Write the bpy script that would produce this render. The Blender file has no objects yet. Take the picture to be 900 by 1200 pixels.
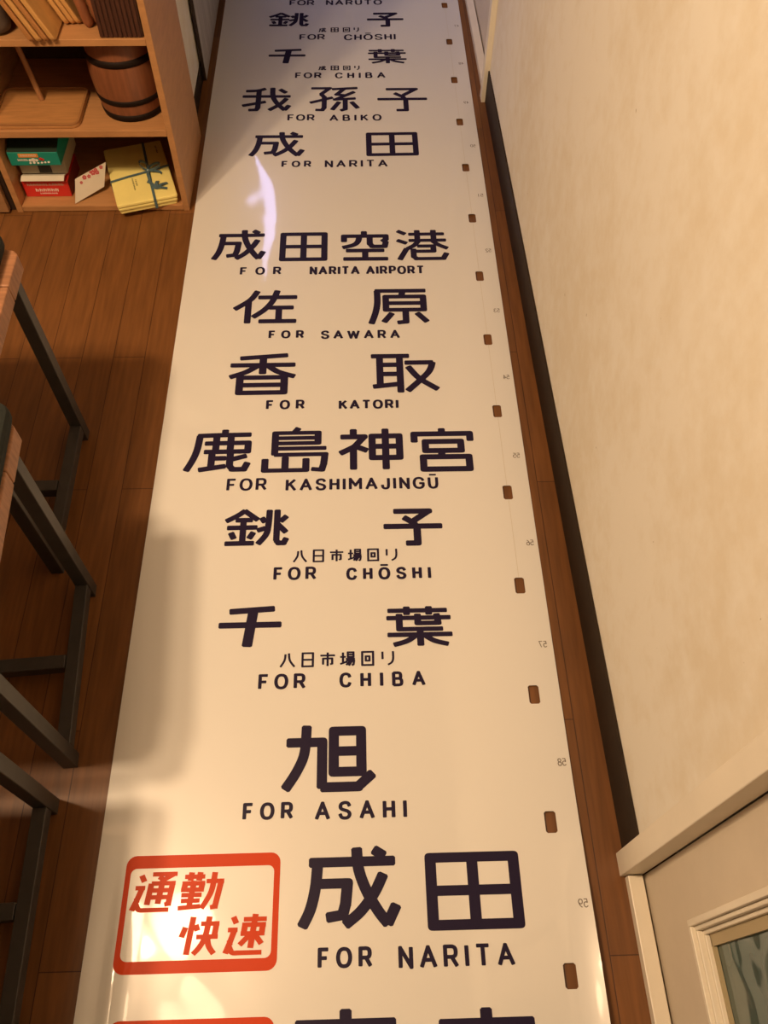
import bpy, bmesh, math, random
from mathutils import Vector, Matrix
random.seed(7)
SC = bpy.context.scene
COL = SC.collection

# ------------------------------------------------------------------ camera, world, lights, exposure
F_PX = 981.0
vy = Vector((401-450, -919-600, F_PX)).normalized()
dn = Vector((440-450, 1233-600, F_PX)); dn = (dn - dn.dot(vy)*vy).normalized()
vz = -dn
vx = vy.cross(vz)
cam_d = bpy.data.cameras.new('camera'); cam = bpy.data.objects.new('camera', cam_d); COL.objects.link(cam)
cam_d.sensor_fit = 'VERTICAL'; cam_d.sensor_height = 34.6; cam_d.lens = 34.6*F_PX/1200
cam_d.clip_start = 0.02
m = Matrix(((vx[0], -vx[1], -vx[2], 0), (vy[0], -vy[1], -vy[2], 0), (vz[0], -vz[1], -vz[2], 1.5), (0, 0, 0, 1)))
cam.matrix_world = m
SC.camera = cam

SC.view_settings.view_transform = 'Standard'
SC.view_settings.look = 'None'
SC.view_settings.gamma = 1.0
SC.view_settings.use_curve_mapping = False
SC.view_settings.exposure = -0.07

w = bpy.data.worlds.new('world'); SC.world = w; w.use_nodes = True
w.node_tree.nodes['Background'].inputs[0].default_value = (0.9, 0.8, 0.65, 1)
w.node_tree.nodes['Background'].inputs[1].default_value = 0.02

WARM = (1.0, 0.70, 0.42)
def bulb(name, loc, energy, radius=0.045, color=WARM):
    d = bpy.data.lights.new(name, 'POINT'); d.energy = energy; d.color = color; d.shadow_soft_size = radius
    o = bpy.data.objects.new(name, d); o.location = loc; COL.objects.link(o); return o
bulb('ceiling_bulb', (-0.82, 0.47, 2.4), 24, 0.115)
bulb('ceiling_bulb', (-1.26, 0.58, 2.4), 118, 0.070)
bulb('ceiling_bulb', (-1.05, 0.42, 2.4), 80, 0.075)
bulb('ceiling_bulb', (-0.70, 0.18, 2.4), 6, 0.10)

# ------------------------------------------------------------------ materials
def lin(c): return tuple(((v/255)/12.92 if v/255 <= .04045 else ((v/255+.055)/1.055)**2.4) for v in c)
class NT:
    def __init__(s, name):
        s.m = bpy.data.materials.new(name); s.m.use_nodes = True
        s.n = s.m.node_tree.nodes; s.l = s.m.node_tree.links
        s.b = s.n['Principled BSDF']
    def new(s, t, **k):
        x = s.n.new(t)
        for a, v in k.items():
            if a.startswith('i_'):
                x.inputs[a[2:].replace('_', ' ')].default_value = v
            else: setattr(x, a, v)
        return x
    def link(s, a, b): s.l.new(a, b)
    def bump(s, src, strength, dist=0.002):
        bp = s.new('ShaderNodeBump'); bp.inputs['Strength'].default_value = strength; bp.inputs['Distance'].default_value = dist
        s.link(src, bp.inputs['Height']); s.link(bp.outputs[0], s.b.inputs['Normal']); return bp
def mat(name, col, rough=0.5, noise=0.0, nscale=30, stretch=(1, 1, 1), bump=0.0, metal=0.0, spec=0.5, dark=None, bdist=0.001):
    """plain or mottled / grained procedural material"""
    t = NT(name); b = t.b
    b.inputs['Roughness'].default_value = rough; b.inputs['Metallic'].default_value = metal
    b.inputs['Specular IOR Level'].default_value = spec
    b.inputs['Base Color'].default_value = (*col, 1)
    if noise or bump:
        tc = t.new('ShaderNodeTexCoord'); mp = t.new('ShaderNodeMapping'); mp.inputs['Scale'].default_value = stretch
        t.link(tc.outputs['Object'], mp.inputs['Vector'])
        nz = t.new('ShaderNodeTexNoise'); nz.inputs['Scale'].default_value = nscale; nz.inputs['Detail'].default_value = 6
        nz.inputs['Roughness'].default_value = 0.6
        t.link(mp.outputs[0], nz.inputs['Vector'])
        if noise:
            d = dark or tuple(c*(1-noise) for c in col)
            mx = t.new('ShaderNodeMix', data_type='RGBA')
            mx.inputs['A'].default_value = (*d, 1); mx.inputs['B'].default_value = (*(min(1, c*(1+noise*.35)) for c in col), 1)
            rp = t.new('ShaderNodeMapRange'); rp.inputs['From Min'].default_value = .3; rp.inputs['From Max'].default_value = .7
            t.link(nz.outputs['Fac'], rp.inputs['Value']); t.link(rp.outputs[0], mx.inputs['Factor'])
            t.link(mx.outputs['Result'], b.inputs['Base Color'])
        if bump: t.bump(nz.outputs['Fac'], bump, bdist)
    return t.m

def floor_material():
    t = NT('oak_floor'); b = t.b
    tc = t.new('ShaderNodeTexCoord'); mp = t.new('ShaderNodeMapping')
    mp.inputs['Rotation'].default_value = (0, 0, math.radians(90)); mp.inputs['Location'].default_value = (0.12, 0.0, 0)
    t.link(tc.outputs['Object'], mp.inputs['Vector'])
    br = t.new('ShaderNodeTexBrick'); br.offset = 0.42; br.offset_frequency = 2
    br.inputs['Scale'].default_value = 1; br.inputs['Brick Width'].default_value = 0.92; br.inputs['Row Height'].default_value = 0.0752
    br.inputs['Mortar Size'].default_value = 0.0009; br.inputs['Mortar Smooth'].default_value = 0.2; br.inputs['Bias'].default_value = 0
    br.inputs['Color1'].default_value = (0.225, 0.090, 0.025, 1); br.inputs['Color2'].default_value = (0.165, 0.064, 0.017, 1)
    br.inputs['Mortar'].default_value = (0.06, 0.02, 0.007, 1)
    t.link(mp.outputs[0], br.inputs['Vector'])
    m2 = t.new('ShaderNodeMapping'); m2.inputs['Scale'].default_value = (45, 3, 1); t.link(tc.outputs['Object'], m2.inputs['Vector'])
    nz = t.new('ShaderNodeTexNoise'); nz.inputs['Scale'].default_value = 2.2; nz.inputs['Detail'].default_value = 7; t.link(m2.outputs[0], nz.inputs['Vector'])
    rp = t.new('ShaderNodeMapRange'); rp.inputs['From Min'].default_value = .25; rp.inputs['From Max'].default_value = .75
    rp.inputs['To Min'].default_value = .68; rp.inputs['To Max'].default_value = 1.15
    t.link(nz.outputs['Fac'], rp.inputs['Value'])
    mx = t.new('ShaderNodeMix', data_type='RGBA', blend_type='MULTIPLY'); mx.inputs['Factor'].default_value = 1
    t.link(br.outputs['Color'], mx.inputs['A']); t.link(rp.outputs[0], mx.inputs['B']); t.link(mx.outputs['Result'], b.inputs['Base Color'])
    b.inputs['Roughness'].default_value = 0.42
    t.bump(br.outputs['Fac'], 0.25, -0.0008)
    return t.m

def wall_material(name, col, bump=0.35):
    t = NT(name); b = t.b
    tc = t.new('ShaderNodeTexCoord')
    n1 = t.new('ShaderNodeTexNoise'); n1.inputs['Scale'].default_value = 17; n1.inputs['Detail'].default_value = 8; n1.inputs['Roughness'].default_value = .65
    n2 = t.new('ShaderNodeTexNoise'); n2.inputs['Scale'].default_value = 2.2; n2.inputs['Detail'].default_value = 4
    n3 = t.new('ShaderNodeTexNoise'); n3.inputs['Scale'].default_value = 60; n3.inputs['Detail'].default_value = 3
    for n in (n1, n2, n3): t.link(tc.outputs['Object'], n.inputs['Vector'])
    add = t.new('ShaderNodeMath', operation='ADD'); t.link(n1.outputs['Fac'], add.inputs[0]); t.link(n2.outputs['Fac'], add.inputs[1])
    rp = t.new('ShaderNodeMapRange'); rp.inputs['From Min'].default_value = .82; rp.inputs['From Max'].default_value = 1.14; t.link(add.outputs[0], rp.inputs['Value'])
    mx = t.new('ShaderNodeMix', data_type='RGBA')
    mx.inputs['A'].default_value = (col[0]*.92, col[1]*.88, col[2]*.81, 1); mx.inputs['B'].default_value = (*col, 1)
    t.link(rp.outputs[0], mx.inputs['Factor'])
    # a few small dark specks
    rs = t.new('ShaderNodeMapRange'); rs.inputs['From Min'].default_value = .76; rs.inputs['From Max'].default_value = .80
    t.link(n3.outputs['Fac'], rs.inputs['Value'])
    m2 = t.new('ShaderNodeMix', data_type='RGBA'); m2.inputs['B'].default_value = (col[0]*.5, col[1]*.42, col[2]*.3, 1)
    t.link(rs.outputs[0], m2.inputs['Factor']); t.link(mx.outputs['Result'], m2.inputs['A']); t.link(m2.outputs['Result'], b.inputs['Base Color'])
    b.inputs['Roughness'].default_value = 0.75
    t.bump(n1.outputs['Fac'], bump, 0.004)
    return t.m

def film_material():
    t = NT('glossy_white_film'); b = t.b
    b.inputs['Base Color'].default_value = (0.75, 0.74, 0.715, 1)
    b.inputs['Roughness'].default_value = 0.32
    b.inputs['Coat Weight'].default_value = 0.7; b.inputs['Coat Roughness'].default_value = 0.05
    tc = t.new('ShaderNodeTexCoord'); nz = t.new('ShaderNodeTexNoise'); nz.inputs['Scale'].default_value = 5; nz.inputs['Detail'].default_value = 2
    t.link(tc.outputs['Object'], nz.inputs['Vector'])
    bp = t.bump(nz.outputs['Fac'], 0.25, 0.004); t.link(bp.outputs[0], b.inputs['Coat Normal'])
    return t.m

M = dict(
    floor=floor_material(),
    wall=wall_material('plaster_wall', (0.80, 0.765, 0.68)),
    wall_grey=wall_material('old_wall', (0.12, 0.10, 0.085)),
    paint=mat('cream_paint', (0.80, 0.74, 0.62), 0.38, .08, 6),
    paint_dull=mat('dull_cream_paint', (0.66, 0.58, 0.47), 0.45, .10, 5),
    grey_panel=mat('weathered_panel', (0.46, 0.43, 0.40), 0.55, .35, 4, (14, 14, 1.2), .1),
    base=mat('dark_baseboard', (0.028, 0.016, 0.008), 0.6, .3, 20, spec=.25),
    ceiling=mat('ceiling_board', (0.12, 0.09, 0.065), 0.8, .1, 5),
    film=film_material(),
    ink=mat('navy_ink', (0.020, 0.014, 0.040), 0.4, spec=.10),
    red=mat('red_ink', (0.60, 0.055, 0.010), 0.4, spec=.10),
    number=mat('grey_ink', (0.16, 0.13, 0.11), 0.4),
    line=mat('faint_line', (0.62, 0.58, 0.50), 0.3),
    steel=mat('dark_steel', (0.050, 0.046, 0.042), 0.42, .2, 25),
    seat=mat('brown_seat_wood', (0.36, 0.17, 0.085), 0.5, .35, 3, (3, 40, 8), .08),
    pad=mat('dark_green_felt', (0.013, 0.016, 0.013), 0.95, .3, 150, (1, 1, 1), .3),
    shelf=mat('light_shelf_wood', (0.47, 0.235, 0.095), 0.45, .16, 3, (6, 6, 30), .03),
    shelf_h=mat('light_shelf_board', (0.47, 0.235, 0.095), 0.45, .16, 3, (4, 40, 8), .03),
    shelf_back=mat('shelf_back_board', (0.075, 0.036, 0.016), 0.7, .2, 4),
    cabinet=mat('brown_cabinet', (0.36, 0.19, 0.085), 0.45, .2, 3, (4, 30, 30)),
    dark_edge=mat('dark_edge', (0.03, 0.016, 0.01), 0.5),
    stave=mat('barrel_stave', (0.24, 0.085, 0.036), 0.45, .3, 3, (30, 30, 3), .1),
    hoop=mat('dark_hoop', (0.014, 0.008, 0.006), 0.6, spec=.12),
    tray=mat('tray_wood', (0.50, 0.24, 0.085), 0.42, .25, 3, (5, 45, 8), .05),
    tray_rim=mat('tray_edge', (0.36, 0.165, 0.058), 0.45, .2, 10),
    rod=mat('rod_wood', (0.36, 0.17, 0.07), 0.5, .2, 6, (30, 30, 3)),
    board=mat('yellow_board', (0.62, 0.33, 0.11), 0.4, .25, 3, (30, 6, 4), .05),
    board_dark=mat('brown_board', (0.45, 0.20, 0.065), 0.45, .25, 3, (30, 6, 4), .05),
    redwood=mat('reddish_wood', (0.30, 0.105, 0.045), 0.45, .25, 4, (20, 20, 3), .05),
    darkbox=mat('dark_slat_wood', (0.070, 0.024, 0.013), 0.5, .3, 4, (60, 60, 3), .15),
    stone=mat('grey_brown_stone', (0.11, 0.075, 0.055), 0.7, .3, 40, bump=.2),
    green=mat('teal_print', (0.008, 0.26, 0.20), 0.4),
    redcard=mat('red_print', (0.62, 0.03, 0.022), 0.4),
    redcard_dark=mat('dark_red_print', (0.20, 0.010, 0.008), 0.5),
    white=mat('white_card', (0.72, 0.66, 0.55), 0.6, .06, 10),
    offwhite=mat('grey_card', (0.42, 0.38, 0.28), 0.6, .1, 10),
    bead=mat('olive_bead', (0.42, 0.34, 0.20), 0.5),
    lid_top_shade=mat('shelf_shaded_teal', (0.012, 0.030, 0.018), 0.5),  # shade under the shelf painted in as a darker teal
    black=mat('black_card', (0.02, 0.018, 0.015), 0.6),
    orange=mat('orange_print', (0.75, 0.30, 0.05), 0.5),
    print_white=mat('white_print', (0.85, 0.82, 0.74), 0.5),
    pink=mat('pink_red_print', (0.50, 0.08, 0.09), 0.5),
    cloth=mat('yellow_cloth', (0.97, 0.84, 0.30), 0.5, .10, 8, bump=.15, bdist=.004),
    ribbon=mat('blue_grey_ribbon', (0.10, 0.17, 0.20), 0.35, .3, 60),
)
def pane_material():
    t = NT('patterned_glass'); b = t.b
    b.inputs['Base Color'].default_value = (0.09, 0.15, 0.14, 1); b.inputs['Roughness'].default_value = 0.07
    b.inputs['Transmission Weight'].default_value = 0.25; b.inputs['IOR'].default_value = 1.55
    tc = t.new('ShaderNodeTexCoord'); nz = t.new('ShaderNodeTexNoise'); nz.inputs['Scale'].default_value = 8; nz.inputs['Detail'].default_value = 1.5
    t.link(tc.outputs['Object'], nz.inputs['Vector']); t.bump(nz.outputs['Fac'], 0.65, 0.02)
    return t.m
M['pane'] = pane_material()
def lit_glass():
    t = NT('daylit_glass'); b = t.b
    b.inputs['Base Color'].default_value = (0.6, 0.65, 0.75, 1); b.inputs['Roughness'].default_value = .3
    b.inputs['Emission Color'].default_value = (0.50, 0.52, 1.0, 1); b.inputs['Emission Strength'].default_value = 14.0
    return t.m
M['lit'] = lit_glass()

# ------------------------------------------------------------------ mesh helpers
def box(bm, x0, x1, y0, y1, z0, z1):
    v = [bm.verts.new(p) for p in ((x0,y0,z0),(x1,y0,z0),(x1,y1,z0),(x0,y1,z0),(x0,y0,z1),(x1,y0,z1),(x1,y1,z1),(x0,y1,z1))]
    for f in ((3,2,1,0),(4,5,6,7),(0,1,5,4),(1,2,6,5),(2,3,7,6),(3,0,4,7)): bm.faces.new([v[i] for i in f])
    return v
def prism(bm, poly, axis, a, b):
    """extrude a 2-D outline along an axis (0 x, 1 y, 2 z) between a and b"""
    def P(u, v, t):
        return {0: (t, u, v), 1: (u, t, v), 2: (u, v, t)}[axis]
    A = [bm.verts.new(P(u, v, a)) for u, v in poly]; B = [bm.verts.new(P(u, v, b)) for u, v in poly]
    n = len(poly); bm.faces.new(A[::-1]); bm.faces.new(B)
    for i in range(n): bm.faces.new((A[i], A[(i+1) % n], B[(i+1) % n], B[i]))
    return A + B
def lathe(bm, prof, seg=40, cx=0, cy=0):
    rings = []
    for r, z in prof:
        rings.append([bm.verts.new((cx + r*math.cos(2*math.pi*i/seg), cy + r*math.sin(2*math.pi*i/seg), z)) for i in range(seg)])
    for a, b in zip(rings, rings[1:]):
        for i in range(seg): bm.faces.new((a[i], a[(i+1) % seg], b[(i+1) % seg], b[i]))
    bm.faces.new(rings[0][::-1]); bm.faces.new(rings[-1])
def tube(bm, pts, r, seg=10):
    pts = [Vector(p) for p in pts]; rings = []
    for i, p in enumerate(pts):
        d = (pts[min(i+1, len(pts)-1)] - pts[max(i-1, 0)]).normalized()
        u = d.orthogonal().normalized(); v = d.cross(u)
        rr = r[i] if isinstance(r, (list, tuple)) else r
        rings.append([bm.verts.new(p + rr*(math.cos(2*math.pi*k/seg)*u + math.sin(2*math.pi*k/seg)*v)) for k in range(seg)])
    for a, b in zip(rings, rings[1:]):
        for i in range(seg): bm.faces.new((a[i], a[(i+1) % seg], b[(i+1) % seg], b[i]))
    bm.faces.new(rings[0][::-1]); bm.faces.new(rings[-1])
def strip(bm, pts, width_vec, thick):
    """a flat band of given width vector following pts, with real thickness"""
    W = Vector(width_vec)*.5; rows = []
    pts = [Vector(p) for p in pts]
    for i, p in enumerate(pts):
        d = (pts[min(i+1, len(pts)-1)] - pts[max(i-1, 0)]).normalized()
        n = d.cross(W).normalized()*thick*.5
        rows.append([bm.verts.new(q) for q in (p-W-n, p+W-n, p+W+n, p-W+n)])
    for a, b in zip(rows, rows[1:]):
        for k in range(4): bm.faces.new((a[k], a[(k+1) % 4], b[(k+1) % 4], b[k]))
    bm.faces.new(rows[0][::-1]); bm.faces.new(rows[-1])
def obj(name, bm, material, parent=None, bevel=0.0, smooth=False, fix=True):
    if fix: bmesh.ops.recalc_face_normals(bm, faces=bm.faces)
    me = bpy.data.meshes.new(name); bm.to_mesh(me); bm.free(); me.materials.append(material)
    o = bpy.data.objects.new(name, me); COL.objects.link(o)
    if parent: o.parent = parent
    if bevel:
        md = o.modifiers.new('bevel', 'BEVEL'); md.width = bevel; md.segments = 2; md.limit_method = 'ANGLE'
    if smooth:
        for p in me.polygons: p.use_smooth = True
    return o
def boxobj(name, dims, material, parent=None, bevel=0.0):
    bm = bmesh.new(); box(bm, *dims); return obj(name, bm, material, parent, bevel)
def tag(o, label, cat, group=None):
    o['label'] = label; o['category'] = cat
    if group: o['group'] = group
    return o
def empty(name, loc=(0, 0, 0), rz=0.0):
    o = bpy.data.objects.new(name, None); o.location = loc; o.rotation_euler = (0, 0, rz); o.empty_display_size = .05
    COL.objects.link(o); return o
def thing(name, label, cat, loc=(0, 0, 0), rz=0.0, group=None): return tag(empty(name, loc, rz), label, cat, group)
def structure(o): o['kind'] = 'structure'; return o

# ------------------------------------------------------------------ the setting
structure(boxobj('floor', (-3.0, 1.4, -1.6, 4.9, -0.06, 0.0), M['floor']))
structure(boxobj('ceiling', (-3.0, 1.4, -1.6, 4.9, 2.70, 2.76), M['ceiling']))
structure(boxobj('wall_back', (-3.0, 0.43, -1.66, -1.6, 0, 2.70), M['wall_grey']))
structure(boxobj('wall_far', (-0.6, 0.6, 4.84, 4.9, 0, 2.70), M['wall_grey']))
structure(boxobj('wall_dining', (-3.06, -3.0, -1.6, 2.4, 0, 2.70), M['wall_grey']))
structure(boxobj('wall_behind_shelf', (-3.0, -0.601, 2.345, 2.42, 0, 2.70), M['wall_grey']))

# right wall, baseboard and the two painted glazed doors share one slightly turned frame:
# local x = 0 is the baseboard face and grows into the wall
WX, WR = 0.428, 0.0132
def on_right(o): o.location = (WX, 0, 0); o.rotation_euler = (0, 0, WR); return o
on_right(structure(boxobj('wall_right', (0.004, 0.12, 0.27, 2.50, 0, 2.70), M['wall'])))
on_right(structure(boxobj('baseboard_right', (0.0, 0.0038, 0.273, 2.497, 0, 0.10), M['base'])))
on_right(structure(boxobj('wall_right_lintel', (0.004, 0.12, -1.6, 0.27, 2.02, 2.70), M['wall'])))

def glazed_door(name, y_cas, sgn, glass_mat):
    """door seen from the corridor: post casing, floor sill, leaf with a moulded window; sgn -1 runs toward -y"""
    d = on_right(structure(empty(name)))
    Y = lambda a: y_cas + sgn*a
    def part(n, x0, x1, a, b, z0, z1, mt, bev=0.0015, parent=d):
        ys = sorted((Y(a), Y(b))); return boxobj(n, (x0, x1, ys[0], ys[1], z0, z1), mt, parent, bev)
    part('casing', -0.012, 0.024, 0.0, 0.037, 0.0, 2.06, M['paint'])
    part('sill', -0.004, 0.021, 0.0385, 1.5, 0.0, 0.02, M['paint'])
    # leaf built as stiles and rails round the opening
    x0, x1 = 0.0255, 0.060
    a0, aw, a1 = 0.038, 0.140, 0.86
    z0, zw, z1 = 0.004, 0.212, 2.0
    bm = bmesh.new()
    for (p, q, r, s) in ((a0, aw, z0, z1), (aw, a1, z0, zw), (aw, a1, 1.86, z1), (a1-.09, a1, zw, 1.86)):
        ys = sorted((Y(p), Y(q))); box(bm, x0, x1, ys[0], ys[1], r, s)
    leaf = obj('leaf', bm, M['paint_dull'], d)
    # stepped moulding round the window
    bm = bmesh.new()
    for k, (wd, px) in enumerate(((0.009, -0.010), (0.015, -0.004), (0.021, 0.004))):
        xs = x0 + px
        i0 = [0.0, 0.009, 0.015][k]
        for (p, q, r, s) in ((aw-.012+i0, aw-.012+wd, zw-.012+i0, 1.87-i0), (aw-.012+wd, a1-.09, zw-.012+i0, zw-.012+wd)):
            ys = sorted((Y(p), Y(q))); box(bm, xs, x1-.004, ys[0], ys[1], r, s)
    obj('window_moulding', bm, M['paint'], leaf, 0.0012)
    bm = bmesh.new()
    for (p, q, r, s) in ((aw+.0092, aw+.024, zw+.0092, 1.855), (aw+.0092, a1-.09, zw+.0092, zw+.014)):
        ys = sorted((Y(p), Y(q))); box(bm, x0+.010, x0+.0155, ys[0], ys[1], r, s)
    obj('glazing_bead', bm, M['bead'], leaf)
    bm = bmesh.new(); ys = sorted((Y(aw), Y(a1-.09))); box(bm, x0+.016, x0+.021, ys[0], ys[1], zw, 1.86)
    obj('pane', bm, glass_mat, leaf)
    return d
glazed_door('door_1', 0.273, -1, M['pane'])
glazed_door('door_2', 2.485, 1, M['pane'])
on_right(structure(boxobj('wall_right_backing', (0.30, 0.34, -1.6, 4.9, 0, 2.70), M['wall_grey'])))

# left side beyond the bookshelf: cream reveal, dark baseboard, grey sliding door with a daylit pane
structure(boxobj('wall_left', (-0.60, -0.497, 2.35, 2.72, 0.05, 2.70), M['wall']))
structure(boxobj('baseboard_left', (-0.60, -0.493, 2.35, 2.72, 0.0, 0.05), M['base']))
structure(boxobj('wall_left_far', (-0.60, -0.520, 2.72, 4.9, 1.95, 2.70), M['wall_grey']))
d3 = structure(empty('door_3', (-0.480, 2.615, 0), 0.0))
bm = bmesh.new()
for (a, b, r, s) in ((0, .60, 0.004, 1.95), (.60, 1.02, 0.004, .95), (.60, 1.02, 1.38, 1.95), (1.02, 1.5, 0.004, 1.95)): box(bm, -0.011, 0, a, b, r, s)
leaf = obj('leaf', bm, M['grey_panel'], d3, 0.001)
obj_e = boxobj('edge_strip', (-0.0105, -0.0005, -0.004, -0.0003, 0.004, 1.95), M['dark_edge'], d3)
boxobj('pane', (-0.008, -0.003, .60, 1.02, .95, 1.38), M['lit'], leaf)
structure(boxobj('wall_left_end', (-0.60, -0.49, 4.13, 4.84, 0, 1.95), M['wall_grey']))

# ------------------------------------------------------------------ the destination roll
SX0, SX1, SY0, SY1 = -0.458, 0.357, -0.42, 3.75
def sstep(a, b, x):
    t = max(0.0, min(1.0, (x-a)/(b-a))); return t*t*(3-2*t)
def H(x, y):
    """height of the film above the floor: it lies nearly flat with slow waves, one crease and a lifted edge"""
    h = 0.0042 + 0.0009*math.sin(3.1*y+1.3*x) + 0.0006*math.sin(7.3*y-5*x+.6) + 0.0005*math.sin(9*x+2.2*y)
    h += 0.0028*math.exp(-((x+.40)/.05)**2)*math.sin(38*(y-1.2)+20*x)*math.exp(-((y-1.22)/.09)**2)
    h -= 0.0021*math.exp(-((x+.300)/.065)**2)*math.exp(-((y-1.99)/.13)**2)
    h += 0.0005*math.exp(-((x+.31)/.08)**2)*math.sin(26*y+18*x)*math.exp(-((y-2.15)/.2)**2)
    k = 1-sstep(.06, .30, y)
    h += .0050*k*math.exp(-((x+.408)/.014)**2) + .002*k*(1-sstep(-.45, -.41, x))
    h += .00045*math.sin(40*x+9*y)*math.sin(34*y+12*x+1)*math.exp(-((x+.28)/.11)**2)*math.exp(-((y-.10)/.14)**2)
    k2 = 1-sstep(.05, .42, y)
    h += .013*k2*max(0, (x-.295)/.062)**2
    return h
HX = 0.308
HOLES = [3.071, 2.831, 2.603, 2.374, 2.148, 1.923, 1.693, 1.466, 1.238, 1.011, .784, .554, .325, .093, -.137, 3.30, 3.53]
def fill_lines(marks, step):
    marks = sorted(marks); out = [marks[0]]
    for a, b in zip(marks, marks[1:]):
        n = max(1, int(round((b-a)/step)))
        out += [a + (b-a)*i/n for i in range(1, n+1)]
    return out
xs = fill_lines([SX0, SX1, HX-.010, HX-.007, HX+.007, HX+.010, -.44, -.38], .011)
xs = sorted(set(round(v, 5) for v in xs + [-.425, -.42, -.415, -.41, -.405, -.40, -.395, -.39]))
xs = [v for i, v in enumerate(xs) if i == 0 or v-xs[i-1] > .0008]
ys = fill_lines([SY0, SY1] + [h+d for h in HOLES for d in (-.018, -.015, .015, .018)], .013)
bm = bmesh.new()
grid = {}
def gv(i, j):
    if (i, j) not in grid: grid[i, j] = bm.verts.new((xs[i], ys[j], H(xs[i], ys[j])))
    return grid[i, j]
for i in range(len(xs)-1):
    for j in range(len(ys)-1):
        cx, cy = (xs[i]+xs[i+1])/2, (ys[j]+ys[j+1])/2
        hole = None
        if abs(cx-HX) < .010:
            for h in HOLES:
                if abs(cy-h) < .018: hole = h
        if hole is None:
            bm.faces.new((gv(i, j), gv(i+1, j), gv(i+1, j+1), gv(i, j+1)))
        elif abs(cx-HX) > .007 and abs(cy-hole) > .015:          # rounded hole corner
            q = {(-1, -1): ((i+1, j), (i, j+1), (i, j)), (1, -1): ((i, j), (i+1, j), (i+1, j+1)),
                 (-1, 1): ((i, j), (i+1, j+1), (i, j+1)), (1, 1): ((i+1, j), (i+1, j+1), (i, j+1))}[(1 if cx > HX else -1, 1 if cy > hole else -1)]
            bm.faces.new([gv(*p) for p in q])
bmesh.ops.recalc_face_normals(bm, faces=bm.faces)
sheet = obj('sign_roll', bm, M['film'], smooth=True, fix=False)
if sheet.data.polygons[0].normal.z < 0: sheet.data.flip_normals()
md = sheet.modifiers.new('film_thickness', 'SOLIDIFY'); md.thickness = 0.0006; md.offset = -1
me_ = sheet.modifiers.new('crisp_edges', 'EDGE_SPLIT'); me_.split_angle = math.radians(50)
tag(sheet, 'long white printed destination roll laid flat along the wooden corridor floor', 'sign')

G = {}
def g(ch, s): G[ch] = s
g('千', '16,10 88,4; 0,46 100,46; 54,10 47,100')
g('子', '18,4 79,4 53,30; 35,22 50,36; 50,34 57,52 57,94 38,94; 0,47 100,47')
g('銚', '~0,31 17,16 29,2; 29,2 51,29; 16,29 42,29; 3,51 50,51; 28,29 28,94; 9,66 14,82; 45,66 39,82; 1,96 46,96; '
        '~70,2 69,46 66,72 54,98; 58,24 63,36; 52,60 64,54; 83,2 83,90; 83,90 87,97 95,97 99,84; 98,20 89,34; 85,44 98,66')
g('成', '8,18 98,18; ~16,18 14,50 9,78 1,99; 16,46 48,46 46,72 43,86 27,89; ~58,1 60,28 68,56 80,82 90,98; 90,98 99,76; ~86,36 76,60 62,82 46,98; 77,3 87,11')
g('田', '2,2 98,2 98,98 2,98 2,2; 50,2 50,98; 2,50 98,50')
g('我', '~46,4 30,12 6,14; 0,38 100,38; 33,12 33,88 30,96 15,97; 1,78 48,62; ~62,1 64,40 74,70 90,97; 90,97 99,78; ~93,48 80,72 58,97; 78,8 91,22')
g('孫', '2,8 40,8 22,32; 22,32 29,44 29,86 25,95 12,94; 0,66 46,46; 46,12 98,8; 70,12 55,34 76,38; 92,24 52,54 94,50; 73,52 73,92 64,97; 60,64 46,94; 86,64 99,88')
g('空', '48,1 48,16; 2,36 2,17 98,17 98,31; ~37,19 34,36 24,48 0,57; 61,20 61,44 67,54 95,54 98,38; 90,30 98,38; 8,68 92,68; 50,68 50,96; 2,97 100,97')
g('港', '4,5 18,15; 3,36 20,46; 20,64 6,99; 26,16 94,16; 42,4 42,38; 74,4 74,38; 26,37 97,37; ~44,38 36,52 22,64; ~72,40 82,52 99,64; 42,56 72,56 72,73 33,73; 33,66 33,90 38,97 90,97 97,80')
g('佐', '~35,3 24,30 1,57; 22,36 22,99; 38,22 98,22; ~67,2 60,34 48,60 31,82; 56,54 93,54; 71,54 71,95; 41,95 98,95')
g('原', '10,5 98,5; ~13,5 13,40 9,70 2,98; 58,6 56,20; 28,22 94,22 94,60 28,60 28,22; 28,41 94,41; 62,60 62,94 48,96; 38,70 24,94; 82,70 98,94')
g('香', '15,10 87,3; 1,28 99,28; 50,8 50,50; ~42,30 24,46 1,58; ~58,30 74,46 99,58; 16,60 84,60 84,98 16,98 16,60; 16,79 84,79')
g('取', '0,7 57,7; 12,7 12,84; 43,7 43,100; 12,30 43,30; 12,54 43,54; 2,86 46,79; 52,25 94,25; ~94,25 86,52 54,97; ~56,36 72,66 99,94')
g('鹿', '58,1 58,12; 15,13 99,13; ~18,13 16,46 11,72 2,98; 28,33 96,33 96,54 28,54; 45,14 45,54; 68,14 68,54; 40,54 40,90; 40,70 62,70; 22,97 62,89; 69,56 69,88 74,97 92,97 97,82; 94,65 69,74')
g('島', '54,1 47,12; 16,62 16,12 87,12 87,36 16,36; 16,24 87,24; 16,48 100,48; 16,62 99,62 97,84 94,97 78,95; 1,72 1,97 68,97 68,72; 34,68 34,97')
g('神', '22,1 22,18; 2,19 40,19 24,44 1,60; 22,46 22,99; 27,44 44,54; 53,18 98,18 98,72 53,72 53,18; 53,44 98,44; 75,1 75,99')
g('宮', '50,1 50,13; 1,32 1,13 99,13 99,30; 20,32 82,32 82,54 20,54 20,32; 49,54 46,68; 15,69 94,69 94,98 15,98 15,69')
g('八', '~34,10 28,54 2,98; ~58,4 66,54 98,98')
g('日', '4,2 96,2 96,98 4,98 4,2; 4,50 96,50')
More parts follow.
